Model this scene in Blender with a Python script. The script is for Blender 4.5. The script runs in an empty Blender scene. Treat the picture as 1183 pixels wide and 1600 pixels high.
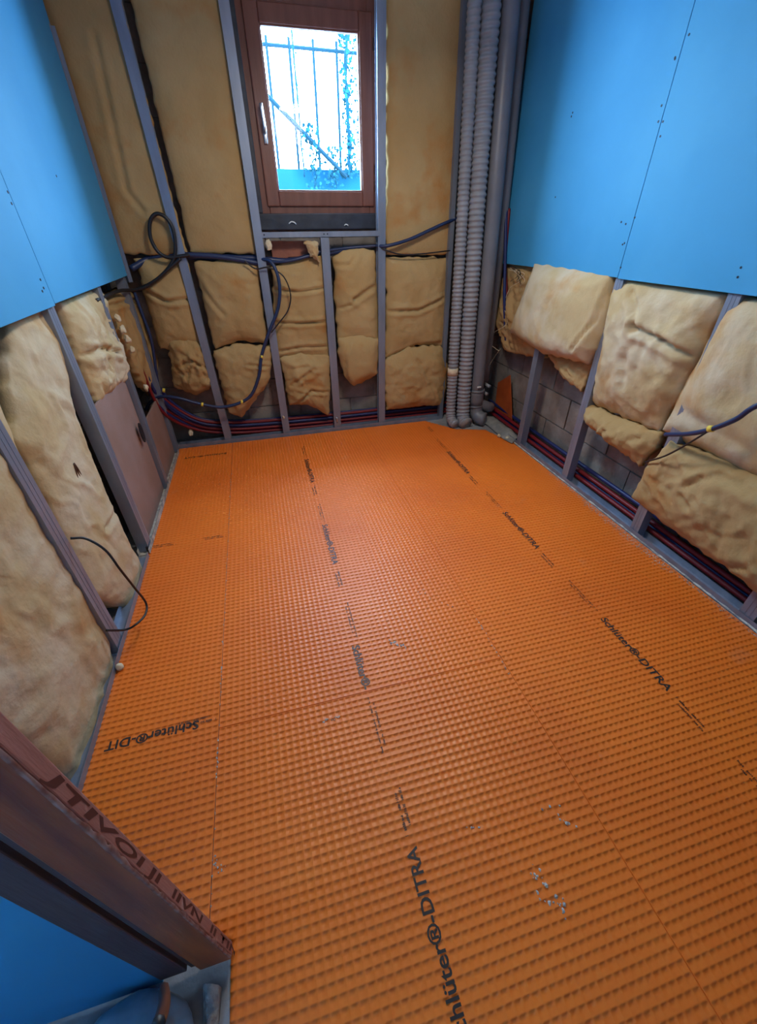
import bpy, bmesh, math, random
import numpy as np
from mathutils import Vector, Matrix, noise
from mathutils.geometry import interpolate_bezier
random.seed(7)
SC = bpy.context.scene
COL = SC.collection

# ------------------------------------------------------------------ camera
FPX = 645.86
PITCH, YAW, ROLL = math.radians(35.2178), math.radians(14.63), math.radians(-0.6817)
EYE = Vector((0, 0, 1.3))
_fw = Vector((math.sin(YAW)*math.cos(PITCH), math.cos(YAW)*math.cos(PITCH), -math.sin(PITCH)))
_r0 = Vector((math.cos(YAW), -math.sin(YAW), 0)); _u0 = _r0.cross(_fw)
RT = math.cos(ROLL)*_r0 + math.sin(ROLL)*_u0
UP = -math.sin(ROLL)*_r0 + math.cos(ROLL)*_u0
FW = _fw
cd = bpy.data.cameras.new('camera'); cam = bpy.data.objects.new('camera', cd); COL.objects.link(cam)
cd.sensor_fit = 'HORIZONTAL'; cd.sensor_width = 36; cd.lens = 36*FPX/1183; cd.shift_y = 14/1183
cd.clip_start = 0.01
m = Matrix((RT, UP, -FW)).transposed().to_4x4(); m.translation = EYE
cam.matrix_world = m
SC.camera = cam

# ------------------------------------------------------------------ light and exposure
SC.view_settings.view_transform = 'Standard'; SC.view_settings.look = 'None'
SC.view_settings.gamma = 1; SC.view_settings.use_curve_mapping = False
SC.view_settings.exposure = 0.3
w = bpy.data.worlds.new('sky'); SC.world = w; w.use_nodes = True
bg = w.node_tree.nodes['Background']; bg.inputs[0].default_value = (.50, .74, 1, 1); bg.inputs[1].default_value = 48.0

def lamp(name, kind, loc, rot, power, color, **k):
    l = bpy.data.lights.new(name, kind); l.energy = power; l.color = color
    for a, b in k.items(): setattr(l, a, b)
    o = bpy.data.objects.new(name, l); COL.objects.link(o); o.location = loc; o.rotation_euler = rot
    return o
lamp('ceiling_light', 'AREA', (.58, 1.85, 2.10), (0, 0, 0), 13, (1, .88, .74), shape='DISK', size=.30)
lamp('bulb_light', 'POINT', (.50, 1.75, 2.00), (0, 0, 0), 8, (1, .90, .80), shadow_soft_size=.12)
lamp('fill_behind_camera', 'AREA', (.35, -.62, 1.75), (math.radians(72), 0, 0), 2, (.8, .9, 1), shape='RECTANGLE', size=.8, size_y=1.0)  # weak fill added behind the camera
lamp('corridor_light', 'AREA', (-1.25, -.55, 1.7), (math.radians(66), 0, math.radians(0)), 34, (.6, .82, 1), size=.5, spread=math.radians(75))
p_ = lamp('window_daylight', 'AREA', (.503, 3.33, 1.81), (math.radians(-90), 0, 0), 1, (1, 1, 1), shape='RECTANGLE', size=.56, size_y=.68); p_.data.cycles.is_portal = True

# ------------------------------------------------------------------ helpers
def hit(p, ax, val):
    """the point of the plane axis=val that lies at photo pixel p (reading positions off the photograph)"""
    d = RT*((p[0]-591.5)/FPX) + UP*(-(p[1]-814)/FPX) + FW
    t = (val-EYE[ax])/d[ax]
    return EYE + d*t

def tag(o, label=None, cat=None, group=None, kind=None):
    if label: o['label'] = label
    if cat: o['category'] = cat
    if group: o['group'] = group
    if kind: o['kind'] = kind
    return o

def link(name, me, mt=None, parent=None, smooth=False):
    if mt is not None: me.materials.append(mt)
    o = bpy.data.objects.new(name, me); COL.objects.link(o)
    if parent is not None: o.parent = parent
    if smooth:
        me.polygons.foreach_set('use_smooth', [True]*len(me.polygons))
    return o

def obj(name, bm, mt, parent=None, smooth=False):
    me = bpy.data.meshes.new(name)
    bmesh.ops.recalc_face_normals(bm, faces=bm.faces[:])
    bm.to_mesh(me); bm.free()
    return link(name, me, mt, parent, smooth)

def empty(name, loc=(0, 0, 0)):
    o = bpy.data.objects.new(name, None); COL.objects.link(o); o.location = loc; o.empty_display_size = .05
    return o

def box(bm, a, b, bev=0.0):
    c = [(a[i]+b[i])/2 for i in range(3)]; s = [abs(b[i]-a[i]) for i in range(3)]
    r = bmesh.ops.create_cube(bm, size=1)['verts']
    for v in r: v.co = Vector((v.co.x*s[0]+c[0], v.co.y*s[1]+c[1], v.co.z*s[2]+c[2]))
    if bev > 0:
        es = list({e for v in r for e in v.link_edges})
        bmesh.ops.bevel(bm, geom=es, offset=bev, segments=2, affect='EDGES', profile=.5)
    return bm
def boxm(a, b, bev=0.0):
    return box(bmesh.new(), a, b, bev)

def spline(pts, n=12):
    P = [Vector(p) for p in pts]
    if len(P) < 3: return P
    P = [P[0]*2-P[1]] + P + [P[-1]*2-P[-2]]
    out = []
    for i in range(1, len(P)-2):
        a, b, c, d = P[i-1:i+3]
        for k in range(n):
            t = k/n
            out.append(.5*((2*b)+(c-a)*t+(2*a-5*b+4*c-d)*t*t+(3*b-a-3*c+d)*t**3))
    out.append(P[-2].copy())
    return out

def resample(P, step):
    L = [0]
    for a, b in zip(P, P[1:]): L.append(L[-1]+(b-a).length)
    n = max(2, int(L[-1]/step)+1); out = []; j = 0
    for k in range(n+1):
        s = L[-1]*k/n
        while j < len(P)-2 and L[j+1] < s: j += 1
        d = L[j+1]-L[j] or 1
        out.append(P[j].lerp(P[j+1], min(1, max(0, (s-L[j])/d))))
    return out, L[-1]

def tube(bm, P, rad, seg=10, rfun=None):
    """a round tube along the points P; rfun(s) scales the radius along its length"""
    T = [(P[min(i+1, len(P)-1)]-P[max(i-1, 0)]).normalized() for i in range(len(P))]
    n = T[0].orthogonal().normalized(); rings = []; s = 0
    for i, p in enumerate(P):
        if i: s += (p-P[i-1]).length
        n = (n - T[i]*n.dot(T[i])).normalized(); b = T[i].cross(n)
        r = rad*(rfun(s) if rfun else 1)
        rings.append([bm.verts.new(p+(n*math.cos(2*math.pi*k/seg)+b*math.sin(2*math.pi*k/seg))*r) for k in range(seg)])
    for a, c in zip(rings, rings[1:]):
        for k in range(seg): bm.faces.new((a[k], a[(k+1) % seg], c[(k+1) % seg], c[k]))
    bm.faces.new(rings[0][::-1]); bm.faces.new(rings[-1])
    return bm

def cable(name, pts, rad, mt, label=None, cat=None, group=None, parent=None, seg=8, n=10):
    o = obj(name, tube(bmesh.new(), spline(pts, n), rad, seg), mt, parent, True)
    if label: tag(o, label, cat, group)
    return o

# ------------------------------------------------------------------ materials
def mat(name, base, rough=.6, metal=0, spec=.5):
    mt = bpy.data.materials.new(name); mt.use_nodes = True
    b = mt.node_tree.nodes['Principled BSDF']
    b.inputs['Base Color'].default_value = (*base, 1); b.inputs['Roughness'].default_value = rough
    b.inputs['Metallic'].default_value = metal; b.inputs['Specular IOR Level'].default_value = spec
    return mt
def vary(mt, c2, scale=5, detail=6, lo=.35, hi=.65, bump=0, bscale=60, stretch=(1, 1, 1), rlo=None, rhi=None, bdist=.01):
    """mix the base colour with c2 by noise, add noise bump and roughness change"""
    t = mt.node_tree; N = t.nodes; L = t.links; b = N['Principled BSDF']
    tc = N.new('ShaderNodeTexCoord'); mp = N.new('ShaderNodeMapping'); mp.inputs['Scale'].default_value = stretch
    L.new(tc.outputs['Object'], mp.inputs[0])
    nz = N.new('ShaderNodeTexNoise'); nz.inputs['Scale'].default_value = scale; nz.inputs['Detail'].default_value = detail
    L.new(mp.outputs[0], nz.inputs['Vector'])
    mr = N.new('ShaderNodeMapRange'); mr.inputs['From Min'].default_value = lo; mr.inputs['From Max'].default_value = hi
    L.new(nz.outputs['Fac'], mr.inputs['Value'])
    mx = N.new('ShaderNodeMix'); mx.data_type = 'RGBA'
    L.new(mr.outputs[0], mx.inputs['Factor'])
    src = b.inputs['Base Color'].links[0].from_socket if b.inputs['Base Color'].links else None
    if src: L.new(src, mx.inputs['A'])
    else: mx.inputs['A'].default_value = b.inputs['Base Color'].default_value
    mx.inputs['B'].default_value = (*c2, 1)
    L.new(mx.outputs['Result'], b.inputs['Base Color'])
    if rlo is not None:
        r = N.new('ShaderNodeMapRange'); r.inputs['To Min'].default_value = rlo; r.inputs['To Max'].default_value = rhi
        L.new(nz.outputs['Fac'], r.inputs['Value']); L.new(r.outputs[0], b.inputs['Roughness'])
    if bump:
        n2 = N.new('ShaderNodeTexNoise'); n2.inputs['Scale'].default_value = bscale; n2.inputs['Detail'].default_value = 5
        L.new(mp.outputs[0], n2.inputs['Vector'])
        bp = N.new('ShaderNodeBump'); bp.inputs['Strength'].default_value = bump; bp.inputs['Distance'].default_value = bdist
        L.new(n2.outputs['Fac'], bp.inputs['Height'])
        if b.inputs['Normal'].links: L.new(b.inputs['Normal'].links[0].from_socket, bp.inputs['Normal'])
        L.new(bp.outputs[0], b.inputs['Normal'])
    return mt

M = {}
M['orange'] = vary(vary(mat('orange_polyethylene', (.84, .195, .020), .42, spec=.4), (.72, .15, .016), 1.6, 4, .4, .7, .12, 90, rlo=.30, rhi=.46, bdist=.002), (.66, .25, .11), 5.5, 9, .66, .95)
M['ink'] = mat('black_ink', (.02, .018, .02), .5)
M['ink_faded'] = mat('faded_black_ink', (.07, .028, .015), .6)
M['kraft'] = vary(vary(mat('tan_mineral_wool', (.40, .265, .115), .9, spec=.15), (.46, .33, .16), 3.2, 7, .35, .65, .35, 70, bdist=.006), (.42, .20, .06), 5, 6, .58, .78)
M['kraft_pale'] = vary(vary(mat('pale_dusty_mineral_wool', (.49, .375, .205), .9, spec=.2), (.56, .48, .34), 4.5, 8, .4, .62, .4, 55, bdist=.006), (.48, .28, .11), 4, 6, .58, .75)
M['steel'] = vary(mat('galvanised_steel', (.28, .335, .44), .42, .5), (.20, .245, .33), 14, 6, .3, .7, .03, 120, stretch=(1, 1, .2))
M['board_blue'] = vary(mat('blue_plasterboard', (.045, .31, .62), .62, spec=.3), (.055, .335, .65), 2.5, 5, .4, .6, .03, 200)
M['board_edge'] = mat('grey_board_edge', (.22, .27, .31), .8)
M['board_brown'] = vary(mat('mauve_brown_board', (.26, .17, .14), .8, spec=.2), (.30, .21, .19), 5, 6, .35, .65, .06, 80)
M['dust_pink'] = vary(mat('pale_pink_dust', (.42, .27, .24), .9), (.25, .10, .07), 35, 8, .4, .6)
M['concrete'] = vary(vary(mat('grey_concrete_block', (.19, .17, .16), .95, spec=.1), (.30, .28, .26), 6, 9, .4, .65, .6, 45, bdist=.01), (.10, .09, .09), 2.5, 5, .5, .8)
M['slab'] = vary(mat('dusty_slab', (.34, .35, .37), .9, spec=.15), (.22, .23, .25), 7, 8, .35, .65, .3, 60)
M['dust'] = vary(mat('whitish_mortar_dust', (.55, .55, .52), .95, spec=.1), (.28, .29, .30), 28, 9, .42, .62, .8, 90)
M['plaster'] = vary(mat('off_white_plaster', (.62, .60, .56), .9), (.5, .48, .44), 3, 5, .4, .6)
M['navy'] = mat('dark_blue_conduit', (.012, .03, .10), .42)
M['blue_c'] = mat('blue_conduit', (.010, .022, .12), .42)
M['red_c'] = mat('red_conduit', (.17, .006, .012), .5)
M['black'] = mat('black_rubber', (.012, .013, .018), .45)
M['bitumen'] = vary(mat('dark_blue_black_membrane', (.010, .016, .032), .5), (.025, .035, .06), 12, 6, .4, .7, .25, 25)
M['duct'] = vary(mat('grey_corrugated_plastic', (.26, .275, .31), .48, spec=.4), (.21, .225, .26), 8, 5, .4, .7)
M['pvc'] = vary(mat('dark_grey_pvc_pipe', (.17, .18, .21), .4, spec=.45), (.13, .14, .17), 5, 5, .35, .7)
M['wood_win'] = vary(mat('reddish_brown_window_wood', (.21, .085, .062), .42, spec=.4), (.16, .06, .045), 9, 8, .35, .65, .08, 40, stretch=(3, 3, .4))
M['wood_jamb'] = vary(mat('orange_brown_varnished_wood', (.46, .12, .028), .38, spec=.45), (.20, .045, .014), 7, 8, .35, .65, .1, 40, stretch=(4, 4, .35))
M['wood_raw'] = vary(vary(mat('dusty_pinkish_wood_edge', (.36, .16, .13), .75), (.27, .11, .09), 9, 8, .35, .65, .15, 60, stretch=(4, 4, .5)), (.55, .45, .42), 22, 8, .6, .8)
M['wood_dark'] = vary(mat('dark_grey_brown_wood', (.10, .06, .06), .6), (.07, .045, .05), 9, 8, .35, .65, .1, 40, stretch=(4, 4, .4))
M['foam'] = vary(mat('cream_expanding_foam', (.72, .66, .50), .85), (.6, .52, .36), 20, 5, .4, .6, .5, 50)
M['yellow'] = mat('yellow_cable_tie', (.75, .60, .08), .5)
M['white_plastic'] = mat('white_plastic', (.75, .77, .78), .4)
M['brick'] = vary(mat('terracotta_brick', (.36, .14, .09), .9), (.27, .10, .07), 12, 6, .4, .6, .4, 50)
M['chrome'] = mat('satin_metal', (.6, .65, .7), .3, 1)
M['screw'] = mat('dark_screw', (.02, .03, .05), .5, .6)
M['grey_plate'] = vary(mat('dusty_grey_sheet', (.20, .21, .21), .8), (.3, .31, .3), 15, 6, .4, .65, .2, 40)
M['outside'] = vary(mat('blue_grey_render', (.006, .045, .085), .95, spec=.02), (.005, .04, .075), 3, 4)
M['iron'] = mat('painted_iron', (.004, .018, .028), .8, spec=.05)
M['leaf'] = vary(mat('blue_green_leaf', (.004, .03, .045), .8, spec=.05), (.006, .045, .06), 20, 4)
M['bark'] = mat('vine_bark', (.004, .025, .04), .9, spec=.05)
M['bag'] = vary(mat('pale_blue_plastic_sheeting', (.28, .40, .48), .28, spec=.5), (.20, .30, .38), 10, 6, .4, .6, .3, 18)
M['red_scrap'] = vary(mat('dark_orange_scrap', (.42, .09, .018), .5), (.30, .06, .015), 8, 5)
g = bpy.data.materials.new('window_glass'); g.use_nodes = True; N = g.node_tree.nodes; N.clear()
_o = N.new('ShaderNodeOutputMaterial'); _g = N.new('ShaderNodeMixShader'); _l = N.new('ShaderNodeLayerWeight'); _m = N.new('ShaderNodeMath'); _m.operation = 'POWER'; _m.inputs[1].default_value = 5; _f = N.new('ShaderNodeMath'); _f.operation = 'MULTIPLY_ADD'; _f.inputs[1].default_value = .9; _f.inputs[2].default_value = .012; g.node_tree.links.new(_l.outputs['Facing'], _m.inputs[0]); g.node_tree.links.new(_m.outputs[0], _f.inputs[0])
_t = N.new('ShaderNodeBsdfTransparent'); _t.inputs['Color'].default_value = (.93, .97, 1, 1); _s = N.new('ShaderNodeBsdfGlossy'); _s.inputs['Roughness'].default_value = .02
for _a, _b in ((_f.outputs[0], 0), (_t.outputs[0], 1), (_s.outputs[0], 2)): g.node_tree.links.new(_a, _g.inputs[_b])
g.node_tree.links.new(_g.outputs[0], _o.inputs[0]); M['glass'] = g

# ------------------------------------------------------------------ the setting
XL, XR, YB = -.70, 1.70, 3.08          # faces of the metal studs
YW = 3.24                              # masonry behind them
def struct(name, bm, mt, parent=None):
    o = obj(name, bm, mt, parent)
    if parent is None: o['kind'] = 'structure'
    return o
struct('floor', boxm((-2.2, -1.2, -.12), (2.1, 3.6, -.006)), M['slab'])
struct('ceiling', boxm((-2.2, -1.2, 2.5), (2.1, 3.6, 2.6)), M['plaster'])
# masonry behind the studs, laid in blocks with real joints
def block_wall(name, ax, val, sign, a0, a1, z0, z1, hole=None, bw=.40, bh=.20):
    """wall whose face is at val; a is the other horizontal axis"""
    bm = bmesh.new(); rnd = random.Random(3)
    def bx(p0, p1, q0, q1, d0, d1):
        A = [0, 0, 0]; B = [0, 0, 0]
        A[ax] = d0; B[ax] = d1; A[1-ax] = p0; B[1-ax] = p1; A[2] = q0; B[2] = q1
        box(bm, A, B, 0)
    rects = [(a0, a1, z0, z1)] if not hole else [(a0, hole[0], z0, z1), (hole[1], a1, z0, z1), (hole[0], hole[1], z0, hole[2]), (hole[0], hole[1], hole[3], z1)]
    for r in rects:
        bx(*r, val+sign*.012, val+sign*.14)
        k = 0; z = z0
        while z < r[3]:
            zz = min(z+bh, r[3]); zl = max(z, r[2])
            if zz-.008 > zl+.01:
                p = a0-(bw/2 if k % 2 else 0)
                while p < r[1]:
                    l = max(p, r[0]); h = min(p+bw, r[1])
                    if h-l > .03: bx(l+.005, h-.005, zl+.004, zz-.004, val+rnd.uniform(-.002, .003), val+sign*.02)
                    p += bw
            z += bh; k += 1
    return struct(name, bm, M['concrete'])
WIN = (.125, .865, 1.40, 2.27)
block_wall('wall_back', 1, YW, 1, -.98, 2.0, -.006, 2.5, WIN)
block_wall('wall_right', 0, 1.86, 1, -1.2, YW, -.006, 2.5)
block_wall('wall_left', 0, -.84, -1, .335, YW, -.006, 2.5)
struct('wall_behind_camera', boxm((-2.2, -1.2, -.006), (2.0, -1.1, 2.5)), M['plaster'])
struct('wall_corridor', boxm((-2.3, -1.2, -.006), (-2.2, .4, 2.5)), M['plaster'])

# ------------------------------------------------------------------ window
win = empty('window_1', (.495, 3.22, 1.4)); win['kind'] = 'structure'
win.location = (0, 0, 0)
def ring(a0, a1, z0, z1, wd, y0, y1, bev=.004, wb=None):
    bm = bmesh.new(); wb = wb or wd
    box(bm, (a0, y0, z0), (a0+wd, y1, z1), bev); box(bm, (a1-wd, y0, z0), (a1, y1, z1), bev)
    box(bm, (a0+wd, y0, z0), (a1-wd, y1, z0+wb), bev); box(bm, (a0+wd, y0, z1-wd), (a1-wd, y1, z1), bev)
    return bm
obj('window_frame', ring(.120, .870, 1.378, 2.285, .060, 3.229, 3.31, .004, .052), M['wood_win'], win)
sash = obj('sash', ring(.168, .838, 1.418, 2.238, .075, 3.215, 3.285, .007), M['wood_win'], win)
obj('glazing_bead', ring(.240, .766, 1.490, 2.166, .010, 3.222, 3.24, .003), M['wood_win'], sash)
obj('pane', boxm((.240, 3.25, 1.488), (.768, 3.256, 2.166)), M['glass'], sash)
h = bmesh.new(); box(h, (.196, 3.203, 1.70), (.216, 3.216, 1.78), .003); tube(h, spline([(.206, 3.205, 1.75), (.206, 3.175, 1.755), (.204, 3.170, 1.78), (.200, 3.172, 1.86)], 6), .009, 10)
tag(obj('window_handle', h, M['chrome'], win, True), 'silvery lever handle on the left stile')
for z in (1.52, 1.60, 2.12):
    tag(obj('hinge', tube(bmesh.new(), [Vector((.846, 3.213, z-.022)), Vector((.846, 3.213, z+.022))], .007, 10), M['wood_dark'], win, True))

# dark membrane reveal round and under the window
bm = bmesh.new()
box(bm, (.085, 3.17, 1.30), (.86, 3.232, 1.384), .006)
o = tag(obj('sill_membrane', bm, M['bitumen']), 'dark blue-black waterproof strip under the brown window frame', 'membrane')
bm = bmesh.new(); box(bm, (.095, 3.18, 1.385), (.134, 3.236, 2.5), .004)
tag(obj('reveal_membrane', bm, M['bitumen']), 'narrow dark strip left of the window frame, behind the stud', 'membrane')
bm = bmesh.new(); box(bm, (.871, 3.15, 1.385), (.885, 3.236, 2.5), .003)
tag(obj('reveal_board', bm, M['wood_win']), 'brown reveal strip right of the window frame, behind the stud', 'board')
# scraps lying on the membrane
for i, (p, lb, s) in enumerate((((457, 349), 'small curled white plastic scrap on the dark strip under the window', .022), ((541, 352), 'tiny upright white splinter at the right of the dark strip under the window', .012))):
    c = hit(p, 1, 3.165); bm = bmesh.new()
    tube(bm, spline([c+Vector((-s, 0, -.002)), c+Vector((-.3*s, -.004, .35*s)), c+Vector((.5*s, -.003, .2*s)), c+Vector((s, 0, -.2*s))], 5), .0035, 6)
    tag(obj('plastic_scrap', bm, M['white_plastic'], None, True), lb, 'scrap')

# ------------------------------------------------------------------ outside the window
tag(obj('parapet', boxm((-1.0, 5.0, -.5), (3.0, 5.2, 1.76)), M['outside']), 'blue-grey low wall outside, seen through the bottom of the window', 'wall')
tag(obj('yard_ground', boxm((-3, 3.62, -.6), (4, 9, -.5)), M['slab']), 'bare yard ground outside the house', 'ground')
fence = empty('iron_railing', (.8, 5.1, 1.76))
tag(fence, 'thin iron railing with upright bars and one top rail, outside the window', 'railing')
def fp(bm, a, b, r): return tube(bm, [Vector(a)-fence.location, Vector(b)-fence.location], r, 6)
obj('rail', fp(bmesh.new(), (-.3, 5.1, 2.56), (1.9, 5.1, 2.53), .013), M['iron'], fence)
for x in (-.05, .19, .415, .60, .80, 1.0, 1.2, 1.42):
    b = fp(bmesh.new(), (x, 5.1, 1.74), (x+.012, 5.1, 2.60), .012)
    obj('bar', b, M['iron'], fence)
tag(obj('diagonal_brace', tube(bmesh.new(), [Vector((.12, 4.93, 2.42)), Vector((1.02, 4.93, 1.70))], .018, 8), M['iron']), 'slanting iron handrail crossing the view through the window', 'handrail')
def vine(x, z0, z1, r, nleaf, spread, label, y=4.95, seed=1, ls=.03):
    rnd = random.Random(seed); root = empty('climbing_plant', (x, y, z0)); tag(root, label, 'plant', )
    bm = bmesh.new()
    for k in range(3):
        P = [Vector((rnd.uniform(-1, 1)*spread*.35, rnd.uniform(-.02, .02), (z1-z0)*i/9)) for i in range(10)]
        tube(bm, spline(P, 4), r, 5)
    obj('stem', bm, M['bark'], root, True)
    bm = bmesh.new()
    for i in range(nleaf):
        c = Vector((rnd.gauss(0, spread*.5), rnd.uniform(-.05, .05), rnd.random()**1.3*(z1-z0))); s = ls*rnd.uniform(.5, 1.1)
        R = Matrix.Rotation(rnd.uniform(0, 6.3), 3, 'Y') @ Matrix.Rotation(rnd.uniform(-.9, .9), 3, 'X')
        pr = [(0, 0, 0), (.45, .05, .4), (.3, 0, 1), (0, .12, 1.35), (-.3, 0, 1), (-.45, .05, .4)]
        vs = [bm.verts.new(c+R@(Vector(q)*s)) for q in pr]
        bm.faces.new((vs[0], vs[1], vs[2], vs[3])); bm.faces.new((vs[0], vs[3], vs[4], vs[5]))
    tag(obj('foliage', bm, M['leaf'], root))
vine(1.055, 1.70, 2.68, .010, 230, .055, 'thick leafy climber hanging at the right of the window view', seed=2)
vine(1.15, 1.70, 2.62, .004, 120, .05, 'thin sparse climber beside the thick one, at the right edge of the pane', seed=3, ls=.022)
vine(.72, 1.62, 2.08, .004, 90, .07, 'small leafy shoot in front of the middle of the railing', seed=4, ls=.03)
vine(.90, 1.62, 1.92, .004, 80, .09, 'low leafy shoot at the foot of the slanting handrail', seed=5, ls=.03)
vine(.625, 1.7, 2.62, .006, 10, .012, 'single bare stem climbing beside the third railing bar', seed=6, ls=.02)

# ------------------------------------------------------------------ floor membrane sheets
PIT = .0203
def mat_sheet(name, x0, x1, y0, y1, label, cuts=None):
    nx = int(round((x1-x0)/PIT)); ny = int(round((y1-y0)/PIT)); px = (x1-x0)/nx; py = (y1-y0)/ny
    dep = .0022
    def lines(o, p, n, m1, m2, m3, m4):
        c = [o]
        for i in range(n): c += [o+i*p+m1, o+i*p+m2, o+(i+1)*p-m3, o+(i+1)*p-m4]
        return np.array(c+[o+n*p])
    xs = lines(x0, px, nx, .0008, .0070, .0070, .0008); ys = lines(y0, py, ny, .0012, .0095, .0024, .0020)
    ix = np.arange(len(xs)); iy = np.arange(len(ys))
    lowx = np.isin((ix-1) % 4, (1, 2)) & (ix > 0) & (ix < len(xs)-1)
    lowy = np.isin((iy-1) % 4, (1, 2)) & (iy > 0) & (iy < len(ys)-1)
    X, Y = np.meshgrid(xs, ys); Z = np.where(lowx[None, :] & lowy[:, None], -dep, 0.0)
    Z = Z + .0004*np.sin(X*5.1+1)*np.sin(Y*3.7)
    co = np.stack([X, Y, Z], -1).reshape(-1, 3)
    W = len(xs); a = (iy[:-1, None]*W+ix[None, :-1]).reshape(-1)
    F = np.stack([a, a+1, a+1+W, a+W], -1)
    cen = co[F].mean(1)
    keep = np.ones(len(F), bool)
    if cuts: keep = ~cuts(cen[:, 0], cen[:, 1])
    F = F[keep]
    me = bpy.data.meshes.new(name)
    me.vertices.add(len(co)); me.vertices.foreach_set('co', co.reshape(-1).astype(np.float32))
    me.loops.add(len(F)*4); me.loops.foreach_set('vertex_index', F.reshape(-1).astype(np.int32))
    me.polygons.add(len(F)); me.polygons.foreach_set('loop_start', np.arange(0, len(F)*4, 4, dtype=np.int32))
    me.update(calc_edges=True); me.validate()
    bm = bmesh.new(); bm.from_mesh(me)
    bmesh.ops.delete(bm, geom=[v for v in bm.verts if not v.link_faces], context='VERTS')
    # turned-down rim so that the sheet has a real thickness
    ed = [e for e in bm.edges if len(e.link_faces) == 1]
    r = bmesh.ops.extrude_edge_only(bm, edges=ed)
    for v in r['geom']:
        if isinstance(v, bmesh.types.BMVert): v.co.z = -.0055
    bm.to_mesh(me); bm.free()
    o = link(name, me, M['orange'])
    tag(o, label, 'floor membrane')
    return o
G = .0012
sheet_left = mat_sheet('floor_membrane', -.705, -.325-G, .315, 3.065, 'narrow orange dimpled membrane strip along the left wall, printed crosswise')
sheet_far = mat_sheet('floor_membrane', -.325+G, .675-G, .810+G, 3.065, 'orange dimpled membrane sheet below the window, middle of the far floor')
sheet_near = mat_sheet('floor_membrane', -.325+G, .675-G, -.60, .810-G, 'orange dimpled membrane sheet nearest the doorway, with large upright lettering', cuts=lambda x, y: (x < -.275) & (y < .30))
def cut_corner(x, y):
    # the sheet is cut back round the pipes in the corner
    l1 = 3.08-(x-1.20)*(.24/.18); l2 = 2.84-(x-1.38)*(.09/.24); l3 = 2.75-(x-1.60)*3.0
    return ((x > 1.2) & (x <= 1.38) & (y > l1)) | ((x > 1.38) & (x <= 1.60) & (y > l2)) | ((x > 1.6) & (y > l3))
sheet_right = mat_sheet('floor_membrane', .675+G, 1.683, -.60, 3.065, 'wide orange dimpled membrane sheet along the right wall', cuts=cut_corner)

def text_mesh(s, length, height, shear=0.0, bold=.0):
    cu = bpy.data.curves.new('t', 'FONT'); cu.body = s; cu.size = 1; cu.offset = bold; cu.shear = shear; cu.resolution_u = 3; cu.extrude = .0
    o = bpy.data.objects.new('t', cu); COL.objects.link(o)
    dg = bpy.context.evaluated_depsgraph_get(); me = bpy.data.meshes.new_from_object(o.evaluated_get(dg))
    bpy.data.objects.remove(o)
    xs = [v.co.x for v in me.vertices]; sx = length/(max(xs)-min(xs)); sy = height/.73
    x0 = min(xs)
    for v in me.vertices: v.co = Vector(((v.co.x-x0)*sx, v.co.y*sy, v.co.z))
    me.materials.clear()
    return me
def basis(right, up):
    r = Vector(right); u = Vector(up); return Matrix((r, u, r.cross(u))).transposed().to_4x4()
BRAND = text_mesh('Schlüter®-DITRA', .335, .030, bold=.018)
rn = random.Random(11)
def fine_print(length, rows):
    """rows of small worn printing, strokes of unequal width as they read on the sheet"""
    bm = bmesh.new()
    for off, l0, l1, hgt in rows:
        x = l0*length
        while x < l1*length:
            wd = rn.uniform(.0015, .0045)
            if rn.random() < .84:
                hh = hgt*rn.uniform(.5, 1); kind = rn.random()
                def q(ax, ay, bx_, by_):
                    v = [bm.verts.new(p) for p in ((ax, ay, 0), (bx_, ay, 0), (bx_, by_, 0), (ax, by_, 0))]; bm.faces.new(v)
                q(x, off, x+.0016, off+hh)
                if kind < .6: q(x+wd, off, x+wd+.0014, off+hh*.8)
                if kind < .8: q(x, off+hh*.45, x+wd, off+hh*.45+.0014)
            else: x += .003
            x += wd+.0022
    me = bpy.data.meshes.new('fine_print'); bm.to_mesh(me); bm.free()
    return me
FA = fine_print(.19, [(.014, .0, 1.0, .007), (.001, .12, .85, .007)])
FB = fine_print(.118, [(.016, .0, .95, .009), (.002, .1, 1.0, .009)])
def put(me, sheet, right, up, at, mt, name='printed_text'):
    me = me.copy(); me.materials.clear()
    me.materials.append(mt)
    o = bpy.data.objects.new(name, me); COL.objects.link(o)
    o.parent = sheet; o.matrix_local = Matrix.Translation(at) @ basis(right, up)
    return o
ZT = .0007
# right sheet reads away from the window
for k in range(4):
    y = 2.70-.80*k
    a = (0, -1, 0); u = (1, 0, 0)
    put(FA, sheet_right, a, u, (1.155, y, ZT), M['ink'], 'fine_print')
    put(BRAND, sheet_right, a, u, (1.152, y-.228, ZT), M['ink'])
    put(FB, sheet_right, a, u, (1.145, y-.588, ZT), M['ink'], 'fine_print')
put(FB, sheet_right, (0, -1, 0), (1, 0, 0), (1.175, 2.95, ZT), M['ink'], 'fine_print')
for k, y in enumerate((2.85, 2.042)):
    put(FA, sheet_far, (0, -1, 0), (1, 0, 0), (.165, y, ZT), M['ink'], 'fine_print')
    put(BRAND, sheet_far, (0, -1, 0), (1, 0, 0), (.162, y-.214, ZT), M['ink'])
    put(FB, sheet_far, (0, -1, 0), (1, 0, 0), (.160, y-.590, ZT), M['ink'], 'fine_print')
put(FA, sheet_far, (0, -1, 0), (1, 0, 0), (.165, 1.235, ZT), M['ink'], 'fine_print')
put(text_mesh('Schlüter®-', .190, .030, bold=.018), sheet_far, (0, -1, 0), (1, 0, 0), (.152, 1.008, ZT), M['ink'])
put(FA, sheet_near, (0, 1, 0), (-1, 0, 0), (.178, .598, ZT), M['ink'], 'fine_print')
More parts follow.
